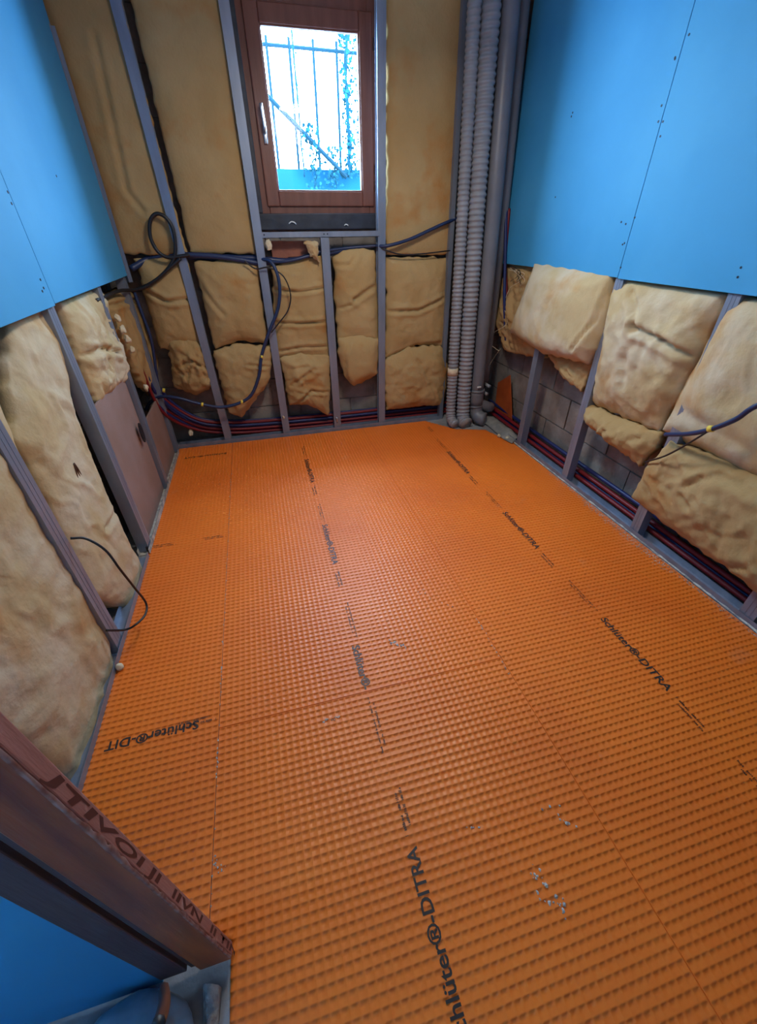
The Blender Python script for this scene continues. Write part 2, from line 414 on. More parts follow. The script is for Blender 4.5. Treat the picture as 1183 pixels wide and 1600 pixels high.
put(FB, sheet_near, (0, 1, 0), (-1, 0, 0), (.186, .378, ZT), M['ink'], 'fine_print')
put(BRAND, sheet_near, (0, 1, 0), (-1, 0, 0), (.182, .018, ZT), M['ink'])
put(text_mesh('Schlüter®-DIT', .275, .030, bold=.018), sheet_left, (-1, 0, 0), (0, -1, 0), (-.388, .855, ZT), M['ink'])
put(FB, sheet_left, (-1, 0, 0), (0, -1, 0), (-.335, 1.885, ZT), M['ink_faded'], 'fine_print')
put(FB, sheet_left, (-1, 0, 0), (0, -1, 0), (-.58, 1.885, ZT), M['ink_faded'], 'fine_print')
put(text_mesh('Schlüter®-DIT', .290, .022, bold=.018), sheet_left, (-1, 0, 0), (0, -1, 0), (-.362, 2.90, ZT), M['ink_faded'])
put(FB, sheet_left, (-1, 0, 0), (0, -1, 0), (-.335, .865, ZT), M['ink_faded'], 'fine_print')

# mortar squeezed out of the joints and dried smears, lying on the sheets
def smear(name, P, wd, seed, label, dens=1.0, z=.0009, rs=1.0):
    rnd = random.Random(seed); bm = bmesh.new()
    P, L = resample([Vector(p) for p in P], .006)
    for i, p in enumerate(P):
        for k in range(max(1, int(2*dens))):
            if rnd.random() > .8*dens: continue
            c = p+Vector((rnd.gauss(0, wd), rnd.gauss(0, .004), 0)); r = rnd.uniform(.0008, .0032)*rs
            n = 6; a0 = rnd.uniform(0, 6.28)
            ring_ = [bm.verts.new((c.x+r*rnd.uniform(.5, 1.2)*math.cos(a0+6.283*j/n), c.y+r*rnd.uniform(.6, 1.5)*math.sin(a0+6.283*j/n), z-.0006)) for j in range(n)]
            t = bm.verts.new((c.x, c.y, z+r*.35))
            for j in range(n): bm.faces.new((ring_[j], ring_[(j+1) % n], t))
    o = obj(name, bm, M['dust']); tag(o, label, 'mortar residue'); o['kind'] = 'stuff'
smear('mortar_residue', [(-.325, .35, 0), (-.325, 1.3, 0)], .0014, 1, 'thin pale mortar line along the near left sheet joint', .5)
smear('mortar_residue', [(-.325, 1.3, 0), (-.325, 2.75, 0)], .0020, 2, 'thin pale mortar line along the far left sheet joint', .35)
smear('mortar_residue', [(1.672, .55, 0), (1.672, 2.0, 0)], .006, 3, 'whitish grout crumbs along the right edge of the membrane', 1.0)
smear('mortar_residue', [(1.650, 1.02, 0), (1.662, 1.65, 0)], .013, 23, 'wider scatter of whitish grout beside the stud half hidden by the wool flap', 1.6)
smear('mortar_residue', [(.668, .72, 0), (.672, 1.00, 0)], .003, 4, 'pale scratch of mortar at the joint right of centre', .9)
smear('mortar_residue', [(.30, .99, 0), (.35, .95, 0)], .006, 5, 'small grey blob of mortar in the middle of the floor', 1.0, rs=1.7)
smear('mortar_residue', [(.0, .745, 0), (.06, .745, 0)], .003, 6, 'short grey mortar dash left of the middle lettering', 1.0)
smear('mortar_residue', [(.44, .235, 0), (.47, .14, 0)], .012, 7, 'pale dusty patch on the near membrane right of the large lettering', 1.0, rs=1.7)
smear('mortar_residue', [(.56, .34, 0), (.60, .27, 0)], .012, 8, 'pale dusty specks above the near dusty patch', .8, rs=1.7)
smear('mortar_residue', [(-.30, .43, 0), (-.325, .46, 0)], .004, 9, 'grey mortar crumb on the left joint near the door frame', 1.0)
smear('mortar_residue', [(.33, .36, 0), (.36, .34, 0)], .006, 12, 'light smudge just right of the letter A', .8, rs=1.7)
smear('mortar_residue', [(.50, 1.22, 0), (.62, 1.05, 0)], .012, 13, 'faint scattered specks left of the right lettering', .35)

# ------------------------------------------------------------------ metal framing
def cstud(name, ax, face, into, a, wdt, z0, z1, label, lean=0.0, dep=.048, thick=.0012, group=None, flip=False):
    """vertical C section: flange of width wdt facing the room at axis=face, web running back 'into' the wall"""
    bm = bmesh.new(); s = into
    def bx(p0, p1, d0, d1):
        A = [0, 0, z0]; B = [0, 0, z1]; A[ax] = min(d0, d1); B[ax] = max(d0, d1); A[1-ax] = p0; B[1-ax] = p1
        box(bm, A, B, 0)
    bx(a-wdt/2, a+wdt/2, face, face+s*thick)                 # flange towards the room
    bx(a-wdt/2, a-wdt/2+thick, face+s*thick, face+s*dep)     # web
    bx(a-wdt/2, a+wdt/2, face+s*dep, face+s*(dep+thick))     # back flange
    bx(a+wdt/2-thick, a+wdt/2, face+s*thick, face+s*.010)    # lip
    for q in (-.15, .15):                                    # rolled grooves
        bx(a+q*wdt-.0012, a+q*wdt+.0012, face-s*.0008, face)
    if flip:
        for v in bm.verts: v.co[1-ax] = 2*a-v.co[1-ax]
    if lean:
        for v in bm.verts:
            v.co[1-ax] += lean*(1-(v.co.z-z0)/(z1-z0))
    o = obj(name, bm, M['steel']); tag(o, label, 'metal stud', group)
    return o
cstud('metal_stud', 1, YB, 1, -.40, .048, 0, 2.5, 'tall metal stud on the back wall between the left corner and the window', .05)
cstud('metal_stud', 1, YB, 1, .082, .050, 0, 2.5, 'tall metal stud just left of the window, header fixed to it')
cstud('metal_stud', 1, YB, 1, .482, .052, 0, 1.262, 'short metal stud under the middle of the window')
cstud('metal_stud', 1, YB, 1, .853, .050, 0, 2.5, 'tall metal stud just right of the window', -.01, flip=True)
cstud('metal_stud', 1, YB, 1, 1.300, .030, 0, 2.5, 'narrow tall metal stud left of the corrugated ducts', .055)
cstud('metal_stud', 0, XL, -1, 3.035, .050, 0, 2.5, 'dark tall metal stud in the left back corner')
cstud('metal_stud', 0, XL, -1, 2.50, .050, 0, 2.5, 'left wall stud beside the brown board, with white foam on the pipes behind it')
cstud('metal_stud', 0, XL, -1, 1.875, .062, 0, 2.5, 'bluish left wall stud below the step between the blue boards')
cstud('metal_stud', 0, XL, -1, 1.245, .062, 0, 2.5, 'lilac left wall stud nearest the door, black wire looping out of it')
cstud('metal_stud', 0, XR, 1, 2.44, .050, 0, 2.5, 'right wall stud nearest the pipes, standing free before the blockwork')
cstud('metal_stud', 0, XR, 1, 1.90, .052, 0, 2.5, 'right wall stud under the seam of the blue boards')
cstud('metal_stud', 0, XR, 1, 1.315, .052, 0, 2.5, 'right wall stud half hidden behind a hanging wool flap')
cstud('metal_stud', 0, XR, 1, .715, .060, 0, 2.5, 'right wall stud at the right edge of the view')
cstud('metal_stud', 0, XR, 1, .10, .060, 0, 2.5, 'right wall stud nearest the camera')
# header under the window
bm = bmesh.new(); box(bm, (.105, YB-.002, 1.262), (.832, YB+.048, 1.264)); box(bm, (.105, YB-.002, 1.262), (.832, YB, 1.292)); box(bm, (.105, YB+.046, 1.262), (.832, YB+.048, 1.292))
hd = tag(obj('metal_header', bm, M['steel']), 'horizontal metal rail bridging the studs under the window', 'metal rail')
for x in (.118, .478, .50):
    obj('screw', tube(bmesh.new(), [Vector((x, YB-.0045, 1.279)), Vector((x, YB-.0015, 1.279))], .004, 8), M['screw'], hd)
# floor tracks
def track(ax, face, into, a0, a1, label, m_='steel'):
    bm = bmesh.new()
    def bx(p0, p1, d0, d1, q0, q1):
        A = [0, 0, q0]; B = [0, 0, q1]; A[ax] = min(d0, d1); B[ax] = max(d0, d1); A[1-ax] = p0; B[1-ax] = p1; box(bm, A, B)
    bx(a0, a1, face, face+into*.05, -.005, -.003)
    bx(a0, a1, face-into*.0015, face, -.005, .026); bx(a0, a1, face+into*.05, face+into*.0515, -.005, .026)
    o = obj('floor_track', bm, M[m_]); tag(o, label, 'metal track'); return o
track(1, YB-.004, 1, -.70, 1.34, 'long metal floor track along the foot of the window wall')
track(0, XL+.004, -1, .34, 1.80, 'grey metal floor track at the foot of the left wall, nearer part')
track(0, XL+.004, -1, 1.82, 3.0, 'dusty whitish floor track at the foot of the left wall, farther part', 'dust')
track(0, XR-.004, 1, -.60, 2.60, 'metal floor track at the foot of the right wall')
def dust_strip(ax, a0, a1, c, wd, label, seed):
    rnd = random.Random(seed); bm = bmesh.new(); n = int((a1-a0)/.012); rows = []
    for i in range(n+1):
        a = a0+(a1-a0)*i/n; r = []
        for j in range(5):
            t = j/4-.5; q = c+wd*t*(1+.5*noise.noise(Vector((a*18, j, seed)))) ; z = .0005+.006*(1-4*t*t)*(1+.9*noise.noise(Vector((a*30, j*2.1, seed+5))))
            p = [0, 0, z]; p[ax] = q; p[1-ax] = a; r.append(bm.verts.new(p))
        rows.append(r)
    for a, b in zip(rows, rows[1:]):
        for j in range(4): bm.faces.new((a[j], a[j+1], b[j+1], b[j]))
    o = obj('mortar_residue', bm, M['dust'], None, True); tag(o, label, 'mortar residue'); o['kind'] = 'stuff'
dust_strip(0, .30, 2.50, 1.700, .022, 'ridge of whitish mortar dust lying in the right wall floor track', 1)
dust_strip(1, -.45, 1.25, 3.095, .02, 'grey dust lying in the floor track of the window wall', 2)

# ------------------------------------------------------------------ blue boards
def board(name, ax, face, into, a0, a1, z0, z1, label, screws=(), th=.0125):
    A = [0, 0, z0]; B = [0, 0, z1]; A[ax] = face; B[ax] = face+into*th; A[1-ax] = a0; B[1-ax] = a1
    lo = [min(A[i], B[i]) for i in range(3)]; hi = [max(A[i], B[i]) for i in range(3)]
    bm = boxm(lo, hi, .0015); o = obj(name, bm, M['board_blue']); tag(o, label, 'plasterboard')
    for p in screws:
        c = hit(p, ax, face); d = Vector((0, 0, 0)); d[ax] = into
        obj('screw', tube(bmesh.new(), [c-d*.0012, c+d*.002], .0042, 8), M['screw'], o)
    return o
fR = XR-.0127; fL = XL+.0127
board('plasterboard', 0, fR, 1, 1.905, 3.06, 1.100, 2.5, 'blue wall board right of the pipes, left of the seam', [(895, 176), (893, 182), (1055, 92), (1034, 165), (1029, 190), (978, 350), (970, 418), (868, 308), (973, 382), (1055, 90), (971, 347)])
board('plasterboard', 0, fR, 1, .704, 1.902, 1.096, 2.5, 'blue wall board right of the seam, at the right edge', [(1077, 54), (1036, 190), (1032, 213), (992, 340), (976, 380), (1158, 418), (1153, 433)])
board('plasterboard', 0, fR, 1, -.50, .701, 1.09, 2.5, 'blue wall board beside the camera, right')
board('plasterboard', 0, fL, -1, 1.893, 3.075, 1.094, 2.5, 'blue wall board in the left back part, its lower edge one step higher', [(63, 437), (68, 450), (88, 275)])
board('plasterboard', 0, fL, -1, .62, 1.890, 1.088, 2.5, 'bright blue wall board at the left edge of the view', [(12, 300), (18, 318), (66, 455)])
# grey angle strip along the vertical end of the left board
bm = bmesh.new(); box(bm, (XL-.002, 3.077, 1.06), (XL+.028, 3.080, 2.06)); box(bm, (XL+.012, 3.050, 1.06), (XL+.0145, 3.080, 2.06))
tag(obj('corner_strip', bm, M['steel']), 'slim grey angle strip along the far edge of the left blue board', 'metal strip')

# ------------------------------------------------------------------ insulation
def poly_at(P, t):
    L = [0]
    for a, b in zip(P, P[1:]): L.append(L[-1]+(b-a).length)
    s = t*L[-1]
    for i in range(len(P)-1):
        if s <= L[i+1] or i == len(P)-2:
            d = L[i+1]-L[i] or 1
            return P[i].lerp(P[i+1], (s-L[i])/d)
def seg_d(p, a, b):
    ab = b-a; t = max(0, min(1, (p-a).dot(ab)/(ab.length_squared or 1))); return (p-(a+ab*t)).length
def batt(ax, val, into, top, bottom, label, left=(), right=(), th=.035, bulge=.02, creases=(), crumple=.010, cs=7.0, seed=0, mt='kraft', res=.012, tilt=0.0, name='insulation_batt', group=None, zmax=None):
    """a slab of wool: outline read off the photograph on its wall plane, with pillowed, creased front"""
    def q(p):
        h_ = hit(p, ax, val)
        return Vector((h_[1-ax], h_[2] if zmax is None else min(h_[2], zmax)))
    T = [q(p) for p in top]; B = [q(p) for p in bottom]
    Lf = [T[0]]+[q(p) for p in left]+[B[0]]; Rf = [T[-1]]+[q(p) for p in right]+[B[-1]]
    C = [([q(p) for p in c[0]], c[1], c[2]) for c in creases]
    W = max((T[-1]-T[0]).length, (B[-1]-B[0]).length); Hh = max((T[0]-B[0]).length, (T[-1]-B[-1]).length)
    nu = max(8, int(W/res)); nv = max(8, int(Hh/res))
    bm = bmesh.new(); front = []; back = []; off = Vector((seed*3.1, seed*1.7, seed*.9))
    tu = [poly_at(T, i/nu) for i in range(nu+1)]; bu = [poly_at(B, i/nu) for i in range(nu+1)]
    lv = [poly_at(Lf, j/nv) for j in range(nv+1)]; rv = [poly_at(Rf, j/nv) for j in range(nv+1)]
    for j in range(nv+1):
        v = j/nv; fr = []; bk = []
        for i in range(nu+1):
            u = i/nu
            p = (tu[i]*(1-v)+bu[i]*v)+(lv[j]*(1-u)+rv[j]*u)-((T[0]*(1-u)+T[-1]*u)*(1-v)+(B[0]*(1-u)+B[-1]*u)*v)
            n3 = Vector((p.x*cs, p.y*cs, 0))+off
            eu = min(u, 1-u)*W; ev = min(v, 1-v)*Hh; e = min(eu, ev)
            prof = 1-math.exp(-e/.022)
            # ragged outline
            rag = .013*math.exp(-e/.01)
            p = p+Vector((noise.noise(n3*3.3)*rag, noise.noise(n3*3.3+Vector((9, 4, 2)))*rag))
            h_ = bulge*(1-(2*u-1)**4)*(1-(2*v-1)**4)
            vd = noise.voronoi(n3+Vector((noise.noise(n3*1.3), noise.noise(n3*1.3+Vector((5, 5, 5))), 0))*.5, distance_metric='DISTANCE')[0]
            h_ += crumple*(1.2*(vd[1]-vd[0])-.3)*.8 + crumple*.9*noise.noise(n3*.6) + crumple*.25*noise.noise(n3*4)
            for pl, dp, wd in C:
                d = min(seg_d(p, a, b) for a, b in zip(pl, pl[1:]))
                h_ += -dp*math.exp(-(d/wd)**1.3)+dp*.55*math.exp(-((d-2.2*wd)/(1.5*wd))**2)
            wv = n3*1.5+Vector((noise.noise(n3*1.1), noise.noise(n3*1.1+Vector((3, 7, 1))), 0))*.9
            h_ += crumple*1.5*(.22-min(.3, abs(noise.noise(wv)))) + crumple*.7*(.2-min(.3, abs(noise.noise(wv*2.3))))
            h_ += tilt*v
            h_ = (th*.35+h_)*prof + th*.1
            P3 = [0, 0, p.y]; P3[1-ax] = p.x; P3[ax] = val - into*h_
            Q3 = [0, 0, p.y]; Q3[1-ax] = p.x; Q3[ax] = val + into*(th - tilt*v*.7*0)
            fr.append(bm.verts.new(P3)); bk.append(bm.verts.new(Q3) if i in (0, nu) or j in (0, nv) else None)
        front.append(fr); back.append(bk)
    for j in range(nv):
        for i in range(nu):
            bm.faces.new((front[j][i], front[j][i+1], front[j+1][i+1], front[j+1][i]))
    loop_f = [front[0][i] for i in range(nu+1)]+[front[j][nu] for j in range(1, nv+1)]+[front[nv][i] for i in range(nu-1, -1, -1)]+[front[j][0] for j in range(nv-1, 0, -1)]
    loop_b = [back[0][i] for i in range(nu+1)]+[back[j][nu] for j in range(1, nv+1)]+[back[nv][i] for i in range(nu-1, -1, -1)]+[back[j][0] for j in range(nv-1, 0, -1)]
    n = len(loop_f)
    for k in range(n): bm.faces.new((loop_f[k], loop_b[k], loop_b[(k+1) % n], loop_f[(k+1) % n]))
    bmesh.ops.holes_fill(bm, edges=[e for e in bm.edges if len(e.link_faces) == 1], sides=0)
    o = obj(name, bm, M[mt], None, True); tag(o, label, 'insulation', group)
    return o
yb = 3.125
# back wall, upper
batt(1, yb, 1, [(40, -60), (172, -60)], [(190, 398), (292, 398)], 'tall tan wool strip in the left back corner, above the dark hose', seed=1, bulge=.012, crumple=.004, creases=[([(150, 60), (200, 300), (225, 330)], .010, .012)], zmax=2.5)
batt(1, yb, 1, [(190, -60), (345, -60)], [(298, 396), (402, 396)], 'broad smooth tan wool panel left of the window', seed=2, bulge=.014, crumple=.005, cs=5, right=[(372, 200), (392, 330)], zmax=2.5)
batt(1, yb, 1, [(604, -60), (727, -60)], [(604, 398), (702, 398)], 'tall smooth tan wool panel right of the window', seed=3, bulge=.014, crumple=.005, cs=5, zmax=2.5)
# back wall, lower
batt(1, yb, 1, [(210, 405), (291, 402)], [(250, 545), (318, 550)], 'creased tan wool piece low in the left back bay, below the black loop', seed=4, bulge=.028, creases=[([(225, 452), (262, 470), (300, 466)], .022, .010), ([(300, 415), (312, 470)], .01, .01)], crumple=.010)
batt(1, yb-.012, 1, [(262, 528), (290, 520), (318, 540)], [(272, 605), (308, 618), (336, 602)], 'crumpled wool bundle at the bottom of the left back bay', seed=5, bulge=.03, crumple=.028, cs=13, creases=[([(270, 575), (300, 560), (335, 580)], .02, .008), ([(300, 560), (290, 610)], .018, .006), ([(310, 565), (330, 600)], .018, .006)])
batt(1, yb-.004, 1, [(302, 408), (402, 408)], [(336, 545), (372, 533), (418, 536)], 'pillowy tan wool piece between the two left studs, below the hose', seed=6, bulge=.035, creases=[([(305, 435), (335, 475), (350, 490)], .010, .012), ([(336, 545), (372, 532), (418, 536)], .01, .01)], crumple=.010)
batt(1, yb-.022, 1, [(332, 548), (370, 538), (425, 540)], [(358, 645), (378, 652), (420, 598)], 'flaring tan wool flap above the pipes, left of the looped cable', left=[(345, 600)], right=[(424, 575)], seed=7, bulge=.035, creases=[([(388, 568), (424, 572)], .012, .008)], crumple=.016, cs=9)
batt(1, yb, 1, [(424, 415), (505, 398)], [(432, 560), (515, 562)], 'stacked creased wool piece left of the short middle stud', seed=8, bulge=.022, creases=[([(430, 452), (468, 456), (505, 449)], .022, .008), ([(432, 503), (470, 504), (508, 502)], .022, .008), ([(436, 548), (470, 541), (512, 540)], .018, .008)], crumple=.010)
batt(1, yb-.022, 1, [(437, 560), (470, 552), (517, 556)], [(452, 632), (480, 632), (514, 648)], 'fanned-out wool flap at the foot, left of the short middle stud', seed=9, bulge=.028, creases=[([(455, 600), (490, 575)], .014, .01), ([(462, 632), (486, 608), (515, 612)], .02, .008)], crumple=.02, cs=9)
batt(1, yb, 1, [(520, 400), (550, 388), (586, 391)], [(527, 535), (592, 535)], 'tan wool piece right of the short middle stud, dented at its middle', seed=10, bulge=.03, creases=[([(523, 414), (545, 414), (555, 400)], .012, .010), ([(552, 468), (570, 455), (590, 445)], .022, .012), ([(523, 484), (548, 474)], .014, .008)], crumple=.010)
batt(1, yb-.026, 1, [(530, 528), (556, 524), (592, 529)], [(540, 590), (553, 604), (589, 584)], 'folded rust-toned wool flap hanging right of the short middle stud', left=[(528, 552)], seed=11, bulge=.035, creases=[([(545, 530), (538, 555), (540, 590)], .016, .008)], crumple=.008)
batt(1, yb, 1, [(604, 402), (699, 402)], [(602, 560), (650, 540), (694, 540)], 'large tan wool piece right of the window bay, above the ragged one', seed=12, bulge=.032, creases=[([(606, 486), (650, 484), (690, 466)], .020, .010), ([(606, 558), (650, 540), (694, 534)], .014, .010)], crumple=.009)
batt(1, yb-.028, 1, [(602, 562), (640, 542), (690, 540)], [(604, 640), (650, 634), (693, 634)], 'ragged square wool flap at the foot, left of the ducts', right=[(700, 575)], left=[(600, 580)], seed=13, bulge=.032, creases=[([(608, 565), (612, 600)], .008, .006), ([(650, 560), (672, 600), (680, 620)], .010, .008)], crumple=.015, cs=9)
# right wall
xr = 1.745
batt(0, xr, 1, [(792, 404), (862, 412)], [(790, 548), (850, 560)], 'inner crumpled wool behind the folded batt near the ducts', left=[(775, 500)], seed=20, bulge=.02, crumple=.024, cs=11, th=.04)
batt(0, xr-.045, 1, [(838, 408), (958, 428)], [(800, 520), (850, 552), (918, 568)], 'large folded wool batt slumping out near the ducts, right wall', right=[(950, 490), (935, 545)], left=[(820, 465)], seed=21, bulge=.045, creases=[([(912, 545), (940, 500), (956, 445)], .016, .008)], crumple=.010, cs=5, th=.05, tilt=.03, mt='kraft_pale')
batt(0, xr-.01, 1, [(852, 548), (928, 566)], [(880, 590), (908, 612)], 'thin torn wool tongue under the folded batt', seed=22, bulge=.01, crumple=.014, cs=14, th=.02)
batt(0, xr-.01, 1, [(962, 430), (1140, 456)], [(926, 628), (980, 655), (1030, 672)], 'big wrinkled wool batt in the middle bay of the right wall', left=[(938, 560)], right=[(1095, 560)], seed=23, bulge=.05, creases=[([(1010, 510), (1050, 530), (1095, 560)], .028, .012), ([(1000, 455), (1015, 490), (1010, 515)], .020, .014), ([(995, 560), (990, 600)], .012, .02), ([(1060, 600), (1085, 570)], .012, .015)], crumple=.016, cs=6, th=.05, mt='kraft_pale')
batt(0, xr-.02, 1, [(918, 630), (960, 650), (1035, 678)], [(912, 655), (950, 690), (998, 727)], 'rolled wool tail hanging below the middle batt', seed=24, bulge=.04, crumple=.028, cs=11, th=.03, right=[(1025, 700)])
batt(0, xr-.01, 1, [(1148, 458), (1330, 480)], [(1036, 670), (1110, 708), (1330, 830)], 'big plain wool batt at the right edge, behind the blue cable', seed=25, bulge=.05, creases=[([(1080, 640), (1183, 700)], .008, .03)], crumple=.012, cs=4, th=.05, mt='kraft_pale')
batt(0, xr-.05, 1, [(1048, 690), (1120, 716), (1330, 820)], [(988, 778), (1080, 848), (1168, 912), (1330, 1040)], 'low tan wool flap sagging over the stud at the right edge', left=[(1010, 730)], seed=26, bulge=.035, creases=[([(1080, 760), (1130, 740), (1183, 765)], .012, .015), ([(1120, 880), (1183, 885)], .014, .012), ([(1090, 790), (1075, 770)], .012, .012)], crumple=.018, cs=7, th=.035)
# left wall
xl = -.757
batt(0, xl+.012, -1, [(0, 470), (72, 455)], [(142, 935), (226, 960)], 'long dusty pale wool batt between the two nearer left studs', seed=30, bulge=.02, crumple=.012, cs=5, th=.04, mt='kraft_pale', left=[(20, 690), (80, 800)], right=[(112, 640), (188, 830), (226, 900)], creases=[([(150, 830), (185, 780), (210, 800)], .012, .010)])
batt(0, xl+.012, -1, [(-420, 600), (-30, 560)], [(-120, 1130), (20, 1160), (140, 1250)], 'long dusty pale wool batt nearest the door frame on the left wall', seed=31, bulge=.022, crumple=.012, cs=5, th=.04, mt='kraft_pale', right=[(50, 770), (150, 950), (180, 1050)], left=[(-200, 900)])
batt(0, xl+.016, -1, [(88, 470), (150, 440)], [(150, 632), (192, 600)], 'short grey-tan wool piece with a rolled lip above the brown board', seed=32, bulge=.03, crumple=.02, cs=10, th=.04, mt='kraft_pale', left=[(125, 570)], right=[(175, 520), (194, 570)], creases=[([(115, 560), (145, 545), (170, 552)], .018, .01)])
batt(0, xl+.006, -1, [(158, 468), (208, 440)], [(222, 600), (243, 618)], 'brown wool piece behind the foam-tipped pipes, left wall', seed=33, bulge=.02, crumple=.012, cs=7, th=.04, right=[(240, 530)], creases=[([(165, 478), (212, 466)], .02, .008)])

c = hit((126, 735), 0, -.705); bm = bmesh.new()
for dy, l in ((-.012, .07), (.0, .09), (.010, .06)):
    tube(bm, spline([c+Vector((-.010, dy*.2, .03)), c+Vector((-.010, dy, 0)), c+Vector((-.014, dy*2, -l*.6))], 5), .0022, 6)
tag(obj('charred_tuft', bm, M['ink_faded'], None, True), 'dark sooty tuft on the pale wool between the two nearer left studs', 'tuft')

# brown board between the left studs
def lwpoly(pts, x0, x1):
    bm = bmesh.new(); a = []; b = []
    for p in pts:
        c = hit(p, 0, x0); a.append(bm.verts.new((x0, c.y, max(c.z, .0)))); b.append(bm.verts.new((x1, c.y, max(c.z, .0))))
    bm.faces.new(a); bm.faces.new(b[::-1])
    for i in range(len(a)): bm.faces.new((a[i], b[i], b[(i+1) % len(a)], a[(i+1) % len(a)]))
    return bm
bb = tag(obj('brown_board', boxm((-.732, 1.915, .004), (-.722, 2.468, .70), .001), M['board_brown']), 'plain mauve-brown board filling the bay below the rolled wool lip', 'board')
bb2 = tag(obj('brown_board', boxm((-.732, 2.532, .004), (-.722, 2.995, .40), .001), M['board_brown']), 'short brown board low in the left back bay, under the pipe bend', 'board')
c = hit((222, 676), 0, -.70)
bm = bmesh.new(); r0 = []  # black disc stands in for the dark inside the oval hole; nothing is cut
for k in range(20):
    a = 2*math.pi*k/20; r0.append((c.y+.028*math.cos(a), c.z+.055*math.sin(a)))
f = [bm.verts.new((-.6986, y, z)) for y, z in r0]; b_ = [bm.verts.new((-.7035, y, z)) for y, z in r0]
bm.faces.new(f); bm.faces.new(b_[::-1])
for k in range(20): bm.faces.new((f[k], b_[k], b_[(k+1) % 20], f[(k+1) % 20]))
tag(obj('hole_dark_disc', bm, M['black']), 'flat black oval standing for the dark inside a hole in the stud beside the brown board', 'opening')

# ------------------------------------------------------------------ pipes in the corner
def seg_tube(name, P, rad, mt, rf=None, step=.004, seg=18, parent=None):
    Q, L = resample(spline(P, 16), step)
    return obj(name, tube(bmesh.new(), Q, rad, seg, rf), mt, parent, True)
rib = lambda s: 1+.08*math.sin(2*math.pi*s/.026)
o = seg_tube('corrugated_duct', [(1.30, 2.975, 2.49), (1.325, 2.97, 1.8), (1.352, 2.965, 1.0), (1.368, 2.955, .4), (1.372, 2.94, .12), (1.372, 2.90, .045), (1.385, 2.85, .03)], .036, M['duct'], rib); tag(o, 'thinner grey corrugated duct, next to the narrow stud', 'duct')
o = seg_tube('corrugated_duct', [(1.385, 2.955, 2.49), (1.408, 2.95, 1.8), (1.440, 2.94, 1.0), (1.458, 2.925, .4), (1.462, 2.905, .12), (1.46, 2.87, .05), (1.47, 2.83, .035)], .049, M['duct'], lambda s: 1+.075*math.sin(2*math.pi*s/.030)); tag(o, 'thicker grey corrugated duct, between its thin twin and the smooth pipe', 'duct')
pv = empty('drain_pipe', (0, 0, 0)); tag(pv, 'smooth dark grey plastic pipe rising beside the corrugated ducts', 'pipe')
seg_tube('pipe', [(1.49, 2.96, 2.49), (1.545, 2.945, 1.2), (1.575, 2.93, .20)], .05, M['pvc'], None, .1, 24, pv)
seg_tube('socket', [(1.573, 2.93, .27), (1.578, 2.928, .15)], .056, M['pvc'], None, .05, 24, pv)
seg_tube('elbow', [(1.578, 2.928, .18), (1.582, 2.915, .09), (1.60, 2.875, .055), (1.63, 2.84, .052)], .052, M['pvc'], None, .02, 24, pv)
seg_tube('elbow', [(1.60, 2.93, .16), (1.68, 2.93, .12), (1.73, 2.96, .10)], .04, M['pvc'], None, .02, 20, pv)
for z in (.27, .15): seg_tube('collar', [(1.575, 2.93, z), (1.576, 2.93, z-.015)], .06, M['pvc'], None, .02, 24, pv)
tag(obj('tape_band', tube(bmesh.new(), [Vector((1.366, 2.956, .44)), Vector((1.368, 2.955, .39))], .0395, 18), M['foam'], None, True), 'pale tape wrapped round the thinner corrugated duct', 'tape')
for q, lb in (((749, 605), 'white mark on the joint of the smooth grey pipe'),):
    c = hit(q, 1, 2.868); tag(obj('white_clip', boxm(c-Vector((.016, .004, .006)), c+Vector((.016, .006, .006)), .003), M['white_plastic']), lb, 'clip')
for q, lb in (((765, 604), 'upper small grey stub behind the smooth pipe'), ((761, 616), 'lower small grey stub behind the smooth pipe')):
    c = hit(q, 1, 2.90); tag(obj('pipe_stub', tube(bmesh.new(), [c, c+Vector((.0, .08, .0))], .012, 12), M['duct'], None, True), lb, 'pipe')
# narrow upright pipe in the corner shade beyond the smooth pipe
tag(seg_tube('corner_pipe', [(1.60, 3.03, 2.49), (1.655, 3.02, 1.2), (1.675, 3.02, .3)], .035, M['pvc'], None, .1, 18), 'dark upright pipe in the shaded right back corner', 'pipe')
# orange scrap standing behind
bm = bmesh.new(); A = [hit(p, 0, 1.80) for p in ((778, 598), (797, 586), (800, 662), (772, 648))]
v0 = [bm.verts.new((1.80, p.y, max(p.z, 0))) for p in A]; v1 = [bm.verts.new((1.806, p.y, max(p.z, 0))) for p in A]
bm.faces.new(v0); bm.faces.new(v1[::-1])
for k in range(4): bm.faces.new((v0[k], v1[k], v1[(k+1) % 4], v0[(k+1) % 4]))
tag(obj('orange_offcut', bm, M['red_scrap']), 'dark orange offcut standing behind the first right wall stud', 'offcut')
# crumpled grey sheet on the floor at the pipes' foot
bm = bmesh.new(); rows = []
edge = [hit(p, 2, .01) for p in ((742, 662), (757, 660), (768, 668), (785, 684), (800, 692))]
far = [hit(p, 2, .01) for p in ((752, 652), (768, 648), (782, 655), (798, 668), (812, 684))]
for j in range(7):
    r = []
    for i in range(25):
        a = poly_at(edge, i/24).lerp(poly_at(far, i/24), j/6)
        r.append(bm.verts.new((a.x, a.y, .008+.022*math.sin(math.pi*j/6)*(1+noise.noise(a*14))+.004*noise.noise(a*40))))
    rows.append(r)
for a, b in zip(rows, rows[1:]):
    for i in range(24): bm.faces.new((a[i], a[i+1], b[i+1], b[i]))
r = bmesh.ops.extrude_face_region(bm, geom=bm.faces[:])
for v in r['geom']:
    if isinstance(v, bmesh.types.BMVert): v.co.z -= .006
tag(obj('grey_sheet_scrap', bm, M['grey_plate'], None, True), 'rumpled grey sheet lying at the foot of the pipes in the corner', 'scrap')
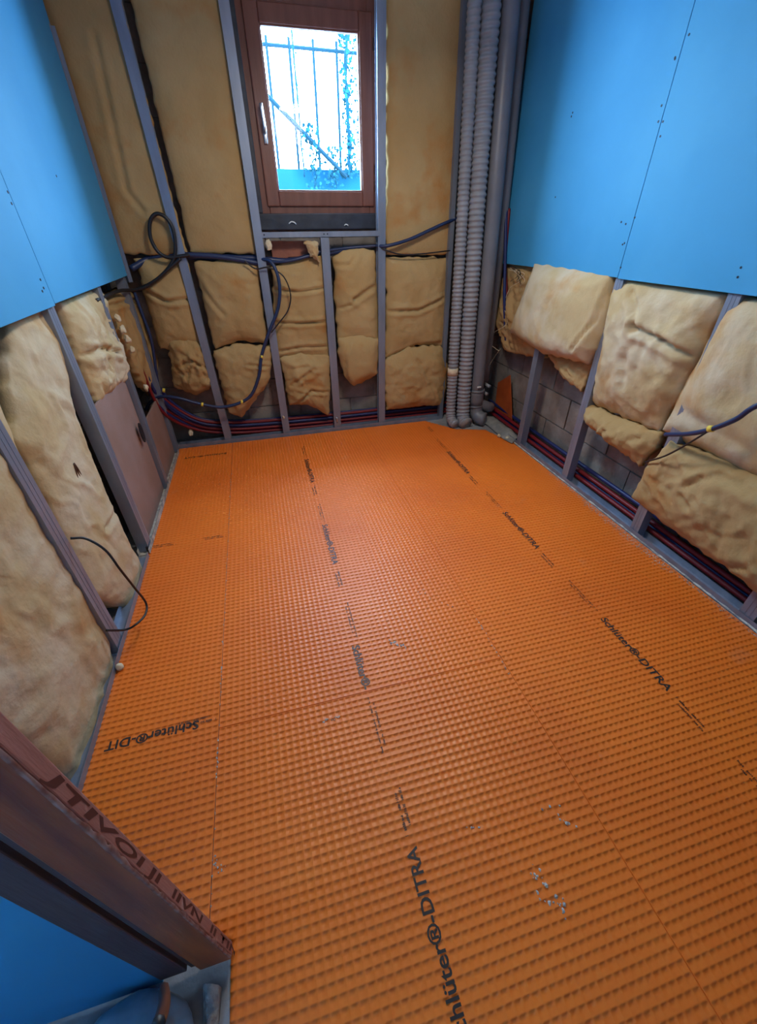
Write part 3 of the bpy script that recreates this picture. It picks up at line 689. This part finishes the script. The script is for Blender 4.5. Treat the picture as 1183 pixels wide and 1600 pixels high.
for i, (p, lb) in enumerate((((780, 681), 'left pale mortar crumb at the end of the grey sheet'), ((793, 684), 'right pale mortar crumb, beside the first right stud'))):
    c = hit(p, 2, .015); bm = bmesh.new(); bmesh.ops.create_icosphere(bm, subdivisions=3, radius=.014)
    for v in bm.verts: v.co = v.co*(1+.35*noise.noise(v.co*70+Vector((i, 0, 0))))+c; v.co.z = max(v.co.z, .001)
    tag(obj('mortar_crumb', bm, M['foam'], None, True), lb, 'mortar crumb')

# ------------------------------------------------------------------ conduits along the floor
def H(p, ax, val): return hit(p, ax, val)
k = 0
names = {'red_c': 'red', 'blue_c': 'dark blue'}
lay = [('red_c', .022, 3.150, 'lowest'), ('blue_c', .022, 3.175, 'lowest'), ('red_c', .048, 3.158, 'second'), ('blue_c', .052, 3.180, 'second'), ('blue_c', .076, 3.160, 'third'), ('red_c', .098, 3.165, 'top'), ('blue_c', .100, 3.190, 'top')]
for i, (m_, z, y, row) in enumerate(lay):
    x_in = -.735-.012*(i % 3); zz = .90-.05*(i % 3)
    P = [(x_in, 2.83+.022*i, zz), (x_in, 2.90+.018*i, .62), (x_in+.01, 2.96+.02*i, .36+.02*i), (-.66, 3.06+.012*i, .20+.018*i), (-.52, y-.03, z+.075), (-.34, y-.012, z+.03), (-.1, y, z+.008), (.4, y, z), (.9, y, z), (1.30, y, z), (1.62, 3.19-.012*(i % 3), z)]
    pos = ['front', 'rear'][y > 3.17]
    cable('conduit', P, .0105, M[m_], '%s flexible conduit in the %s row, %s of the bundle along the window wall' % (names[m_], row, pos), 'conduit', 'conduits along the window wall', seg=8)
# foam blobs where the bundle rises
for j, (p, s, lb) in enumerate((((184, 497), .020, 'topmost cream foam blob on the rising pipes, left wall'), ((192, 515), .022, 'second cream foam blob from the top on the rising pipes'), ((199, 530), .022, 'third cream foam blob on the rising pipes'), ((207, 546), .018, 'lowest cream foam blob of the cluster on the rising pipes'), ((228, 606), .020, 'separate cream foam blob on the pipes beside the back corner stud'), ((247, 632), .014, 'small cream foam blob at the bend of the pipes'), ((298, 676), .022, 'cream foam blob on the pipes near the floor, left back corner'))):
    ax, val = (0, -.712) if p[0] < 240 else (1, 3.10)
    c = hit(p, ax, val); bm = bmesh.new(); bmesh.ops.create_icosphere(bm, subdivisions=3, radius=s)
    for v in bm.verts: v.co = v.co*(1+.45*noise.noise(v.co*60+Vector((j*3, 0, 0)))); v.co.x *= .7; v.co += c
    tag(obj('foam_blob', bm, M['foam'], None, True), lb, 'foam')
lay = [('red_c', .030, 1.772), ('blue_c', .030, 1.800), ('red_c', .060, 1.790), ('blue_c', .085, 1.815)]
for i, (m_, z, x) in enumerate(lay):
    P = [(x-.02, 3.10, z+.02), (x, 2.7, z+.004), (x, 2.2, z), (x, 1.5, z), (x, .8, z), (x, .1, z), (x, -.6, z)]
    cable('conduit', P, .0125, M[m_], '%s %s conduit running along the foot of the right wall' % (['inner', 'lower', 'upper', 'outer'][i], names[m_]), 'conduit', 'conduits along the right wall', seg=8)
# red and purple conduits dropping in the right back corner
cable('conduit', [(1.675, 3.0, 1.4), (1.685, 2.97, 1.12), (1.70, 2.92, .93), (1.74, 2.90, .7)], .011, M['red_c'], 'red conduit dropping beside the blue board in the right back corner', 'conduit')
cable('conduit', [(1.655, 3.0, 1.4), (1.675, 2.95, 1.1), (1.69, 2.90, .85), (1.75, 2.88, .55)], .011, M['blue_c'], 'dark blue conduit dropping beside the red one in the right back corner', 'conduit')
cable('thin_wire', [H(p, 0, 1.69) for p in ((812, 440), (796, 452), (788, 478), (792, 505))]+[H((772, 520), 0, 1.69), H((765, 535), 0, 1.69), H((775, 545), 0, 1.69), H((780, 548), 0, 1.69)], .0018, M['foam'], 'pale thin wire curling out near the right back corner', 'wire', seg=5)
cable('thin_wire', [H(p, 0, 1.69) for p in ((782, 545), (770, 562), (760, 580))], .0014, M['foam'], 'short straight pale wire hanging beside the smooth pipe', 'wire', seg=5)
for i in range(6):
    rnd = random.Random(i); P = [H((800+rnd.uniform(-8, 14), 418+rnd.uniform(-5, 5)), 0, 1.70), H((815+rnd.uniform(-8, 8), 430+rnd.uniform(-6, 8)), 0, 1.69), H((800+rnd.uniform(-4, 18), 440+rnd.uniform(-6, 8)), 0, 1.70)]
    cable('wire_strand', P, .0016, M['foam'] if i % 2 else M['black'], ['topmost pale loose strand', 'thin black loose strand', 'second pale loose strand', 'second black loose strand', 'lowest pale loose strand', 'lowest black loose strand'][i]+' in the tangle under the left corner of the right blue board', 'wire', 'loose strands under the board corner', seg=5)

# ------------------------------------------------------------------ cables on the back wall
def B(p, y=3.055): return hit(p, 1, y)
cable('thick_hose', [B(p, 3.075) for p in ((205, 420),)]+[B(p, 3.14) for p in ((232, 405), (262, 399), (300, 401), (350, 402), (402, 404))]+[B((450, 408), 3.15), B((490, 400), 3.15), B((540, 390), 3.15)], .017, M['navy'], 'thick dark blue hose running level behind the studs left of the window', 'hose', seg=12)
cable('thick_hose', [B(p, 3.105) for p in ((282, 398), (330, 400), (375, 406), (404, 411), (425, 409))], .015, M['navy'], 'second dark hose lying against the thick level hose', 'hose', seg=12)
cable('coiled_cable', [B(p, 3.06) for p in ((205, 455), (232, 446), (258, 425), (273, 400), (272, 365), (262, 343), (246, 334), (235, 345), (235, 370), (246, 392), (262, 402), (285, 400), (296, 398))], .010, M['black'], 'black cable coiled into a tall loop in the left back corner', 'cable', seg=10)
cable('loose_cable', [hit((150, 470), 0, -.71), hit((185, 455), 0, -.71), B((213, 452)), B((240, 440)), B((266, 418)), B((282, 404))], .009, M['black'], 'black cable passing round the back corner stud just below the coil', 'cable', seg=10)
cable('loose_cable', [B(p, 3.065) for p in ((208, 452), (222, 490), (236, 530), (244, 580), (248, 612), (252, 650))], .009, M['navy'], 'dark cable hanging down along the corner stud', 'cable', seg=10)
hose = cable('looped_hose', [B((404, 404), 3.10), B((424, 410), 3.06), B((436, 440), 3.04), B((435, 480), 3.035), B((420, 520), 3.03), B((409, 555), 3.03), B((404, 590), 3.02), B((388, 622), 3.01), B((350, 636), 3.0), B((312, 631), 2.995), B((278, 622), 2.99), B((252, 620), 3.0), B((236, 628), 3.03), B((228, 640), 3.06)], .0105, M['navy'], 'dark blue hose looping down in front of the studs left of the short stud', 'hose', seg=10)
for p, y, lb in (((409, 557), 3.03, 'pale tie on the looped hose, at the height of the second stud'), ((378, 628), 3.005, 'yellow tie on the looped hose, lower curve'), ((316, 632), 2.995, 'yellow tie on the looped hose, middle of its low part'), ((256, 610), 3.03, 'yellow tie on the rising cables by the corner stud')):
    c = B(p, y); tag(obj('cable_tie', tube(bmesh.new(), [c+Vector((-.007, 0, 0.002)), c+Vector((.007, 0, -.002))], .0135, 12), M['yellow'], None, True), lb, 'cable tie')
cable('thin_cable', [B((382, 408), 3.07), B((400, 420), 3.06), B((420, 418), 3.05), B((443, 432), 3.04), B((454, 460), 3.04), B((450, 485), 3.04), B((434, 507), 3.04), B((424, 520), 3.045)], .004, M['black'], 'thin black cable looping right of the dark hose', 'cable', seg=8)
cable('blue_hose', [B((588, 384), 3.10), B((606, 384), 3.065), B((640, 374), 3.07), B((675, 358), 3.075), B((702, 346), 3.08), B((730, 336), 3.12)], .010, M['navy'], 'dark blue hose sloping up from the right window stud to the ducts', 'hose', seg=10)
cable('thin_cable', [B((588, 384), 3.10), B((606, 392), 3.065), B((630, 398), 3.07), B((665, 396), 3.07), B((700, 392), 3.08), B((720, 390), 3.11)], .004, M['black'], 'thin black cable sagging under the sloping blue hose', 'cable', seg=8)
cable('blue_hose', [B((420, 410), 3.12), B((450, 408), 3.10), B((482, 400), 3.10), B((500, 394), 3.12), B((540, 388), 3.14), B((590, 384), 3.12)], .009, M['navy'], 'dark blue hose passing behind the short stud under the window', 'hose', seg=10)
# right wall cable
cable('blue_hose', [Vector((1.70, .72, 1.04)), Vector((1.62, .88, .91))]+[H(p, 0, x) for p, x in ( ((1183, 634), 1.60), ((1150, 655), 1.60), ((1110, 671), 1.60), ((1075, 678), 1.62), ((1040, 679), 1.66))], .0095, M['navy'], 'dark blue hose reaching in from the right edge across the wool', 'hose', seg=10)
cable('thin_cable', [H(p, 0, x) for p, x in (((1112, 670), 1.60), ((1092, 683), 1.60), ((1060, 702), 1.62), ((1035, 714), 1.64), ((1008, 722), 1.68))], .004, M['black'], 'thin black cable branching down from the hose on the right wall', 'cable', seg=8)
c = H((1111, 670), 0, 1.60); tag(obj('cable_tie', tube(bmesh.new(), [c+Vector((0, -.008, 0.003)), c+Vector((0, .008, -.003))], .0125, 12), M['yellow'], None, True), 'yellow tie on the hose at the right edge', 'cable tie')
# left wall wire
cable('black_wire', [H((110, 841), 0, -.695), H((135, 842), 0, -.66), H((165, 860), 0, -.62), H((188, 890), 0, -.60), H((210, 918), 0, -.60), H((228, 942), 0, -.60), H((227, 960), 0, -.60), H((212, 976), 0, -.62), H((195, 984), 0, -.66), H((166, 985), 0, -.695)], .0042, M['black'], 'black wire looping out of the lilac stud on the left wall', 'wire', seg=8)
# small things under the header
def lump(name, p, y, size, mt, label, cat, seed, f=40):
    c = hit(p, 1, y); bm = bmesh.new(); bmesh.ops.create_icosphere(bm, subdivisions=3, radius=1)
    for v in bm.verts:
        d = v.co*(1+.4*noise.noise(v.co*2.2+Vector((seed, 0, 0)))+.15*noise.noise(v.co*6+Vector((seed, 3, 0))))
        v.co = c+Vector((d.x*size[0], d.y*size[1], d.z*size[2]))
    tag(obj(name, bm, M[mt], None, True), label, cat)
lump('foam_blob', (420, 383), 3.085, (.018, .012, .028), 'foam', 'white foam blob beside the left window stud under the rail', 'foam', 1)
batt(1, 3.08, 1, [(474, 378), (497, 376)], [(486, 400), (498, 410)], 'curled pale wool scrap sticking out left of the short stud', seed=40, bulge=.02, crumple=.02, cs=20, th=.02, mt='kraft_pale', res=.006)
tag(obj('brick', boxm(hit((426, 404), 1, 3.17), hit((447, 376), 1, 3.225), .004), M['brick']), 'left reddish brick showing under the window rail', 'brick')
tag(obj('brick', boxm(hit((450, 402), 1, 3.17), hit((486, 376), 1, 3.225), .004), M['brick']), 'right reddish brick showing under the window rail', 'brick')
for p, lb in (((443, 652), 'small metal clip on the foot of the left window stud'), ((526, 655), 'larger metal clip hanging at the foot of the short stud')):
    c = hit(p, 1, YB-.006); s = .010 if p[0] < 500 else .018
    bm = bmesh.new(); tube(bm, spline([c+Vector((-.004, 0, s)), c+Vector((.004, -.008, .3*s)), c+Vector((0, -.006, -.6*s)), c+Vector((.004, 0, -s))], 5), .0055, 8)
    tag(obj('metal_clip', bm, M['foam'] if s < .015 else M['chrome'], None, True), lb, 'clip')
# foam crumbs at left wall foot
for p, s, lb in (((186, 1042), .013, 'cream foam crumb at the foot of the lilac stud'), ((232, 857), .014, 'black plastic cap at the foot of the bluish stud')):
    c = hit(p, 2, .012); bm = bmesh.new()
    if 'black' in lb: box(bm, c-Vector((.008, .012, .012)), c+Vector((.008, .014, .016)), .003)
    else:
        bmesh.ops.create_icosphere(bm, subdivisions=3, radius=s)
        for v in bm.verts: v.co = v.co*(1+.4*noise.noise(v.co*60))+c
    tag(obj('cable_gland' if 'black' in lb else 'foam_crumb', bm, M['black'] if 'black' in lb else M['foam'], None, 'black' not in lb), lb, 'cap' if 'black' in lb else 'foam')

# ------------------------------------------------------------------ door frame at the left of the camera
jx, jy = -.270, .262
jamb = empty('door_frame', (jx, jy, 0)); tag(jamb, 'worn reddish-brown wooden door frame post, handwriting on its edge', 'door frame')
def jb(name, x0, x1, y0, y1, mt, z0=.02, bev=.002, z1=2.1):
    return obj(name, boxm((x0-jx, y0-jy, z0), (x1-jx, y1-jy, z1), bev), mt, jamb)
tag(jb('edge_face', -.274, -.268, .266, .289, M['wood_raw'], .022), 'pinkish dusty edge with dark handwriting')
jb('post', -.334, -.270, .262, .287, M['wood_jamb'])
jb('stop', -.352, -.334, .270, .287, M['wood_dark'], .025)
jb('seal', -.358, -.352, .276, .287, M['black'], .025)
jb('back_post', -.410, -.358, .266, .287, M['wood_dark'], .03)
bm = bmesh.new(); rows = []
for i in range(150):
    z = .03+i*.0138; q = []
    for (dx, dy) in ((-.001-.004*abs(noise.noise(Vector((z*30, 1, 0)))), -.0006), (.0009, -.0008), (.0022, -.0002), (.0025, .002+.008*abs(noise.noise(Vector((z*26, 5, 0)))))):
        q.append(bm.verts.new((-.2702+dx-jx, .262+dy-jy, z)))
    rows.append(q)
for a, b in zip(rows, rows[1:]):
    for i in range(3): bm.faces.new((a[i], a[i+1], b[i+1], b[i]))
tag(obj('worn_edge', bm, M['dust_pink'], jamb, True), 'chipped pale dusty corner')
jamb.rotation_euler = (0, math.radians(-.7), 0)
tm = text_mesh('JTIVOI JI  IIVN  II TIN  VI', 1.02, .0140, bold=.022, shear=.2)
for v in tm.vertices: v.co.y += .0022*noise.noise(Vector((v.co.x*22, 0, 0))); v.co.x += .006*noise.noise(Vector((v.co.x*35, v.co.y*60, 4)))
tm.materials.append(M['ink'])
t = bpy.data.objects.new('handwriting', tm); COL.objects.link(t); t.parent = jamb
t.matrix_local = Matrix.Translation((-.2677-jx, .2705-jy, .86)) @ basis((0, 0, -1), (0, 1, 0))
tm.materials[0] = mat('dark_red_brown_marker', (.07, .015, .012), .7)
# partition behind the frame, blue board facing the corridor
tag(obj('partition_board', boxm((-2.19, .268, .004), (-.412, .281, 2.5), .001), M['board_blue']), 'blue wall board at the bottom left, beyond the door frame', 'plasterboard')
tag(obj('metal_stud', boxm((-.46, .283, 0), (-.412, .331, 2.5), .001), M['steel']), 'stud hidden directly behind the wooden door frame', 'metal stud')
# plaster chunk at the foot of the frame
bm = bmesh.new(); rows = []
for j in range(12):
    v = j/11; r = []
    for i in range(7):
        u = i/6; c = hit((323+u*24-6*v, 1543+v*75), 2, .0)
        r.append(bm.verts.new((c.x, c.y, .004+.03*(1-v)**2+.018*math.sin(math.pi*u)*(1+noise.noise(Vector((u*3, v*5, 1)))))))
    rows.append(r)
for a, b in zip(rows, rows[1:]):
    for i in range(6): bm.faces.new((a[i], a[i+1], b[i+1], b[i]))
r = bmesh.ops.extrude_face_region(bm, geom=bm.faces[:])
for v in r['geom']:
    if isinstance(v, bmesh.types.BMVert): v.co.z = 0
tag(obj('plaster_scrap', bm, M['dust'], None, True), 'torn pale scrap on the floor at the foot of the door frame', 'scrap')
# plastic bag bundle
bag = empty('plastic_bag', (-.445, .175, 0)); tag(bag, 'pale blue crumpled plastic bag on the floor by the door frame', 'bag')
bm = bmesh.new(); bmesh.ops.create_icosphere(bm, subdivisions=5, radius=1)
for v in bm.verts:
    n_ = v.co.copy(); d = 1+.10*noise.noise(n_*2.0)+.05*abs(noise.noise(n_*5))
    v.co = Vector((n_.x*.105*d, n_.y*.085*d, max(0, .03+n_.z*.065*d)))
obj('bag_body', bm, M['bag'], bag, True)
P = [hit(p, 1, y)-Vector((-.445, .175, 0)) for p, y in (((256, 1545), .150), ((257, 1562), .125), ((254, 1580), .105), ((247, 1602), .090))]
obj('handle_strap', tube(bmesh.new(), spline(P, 8), .006, 8), M['black'], bag, True)
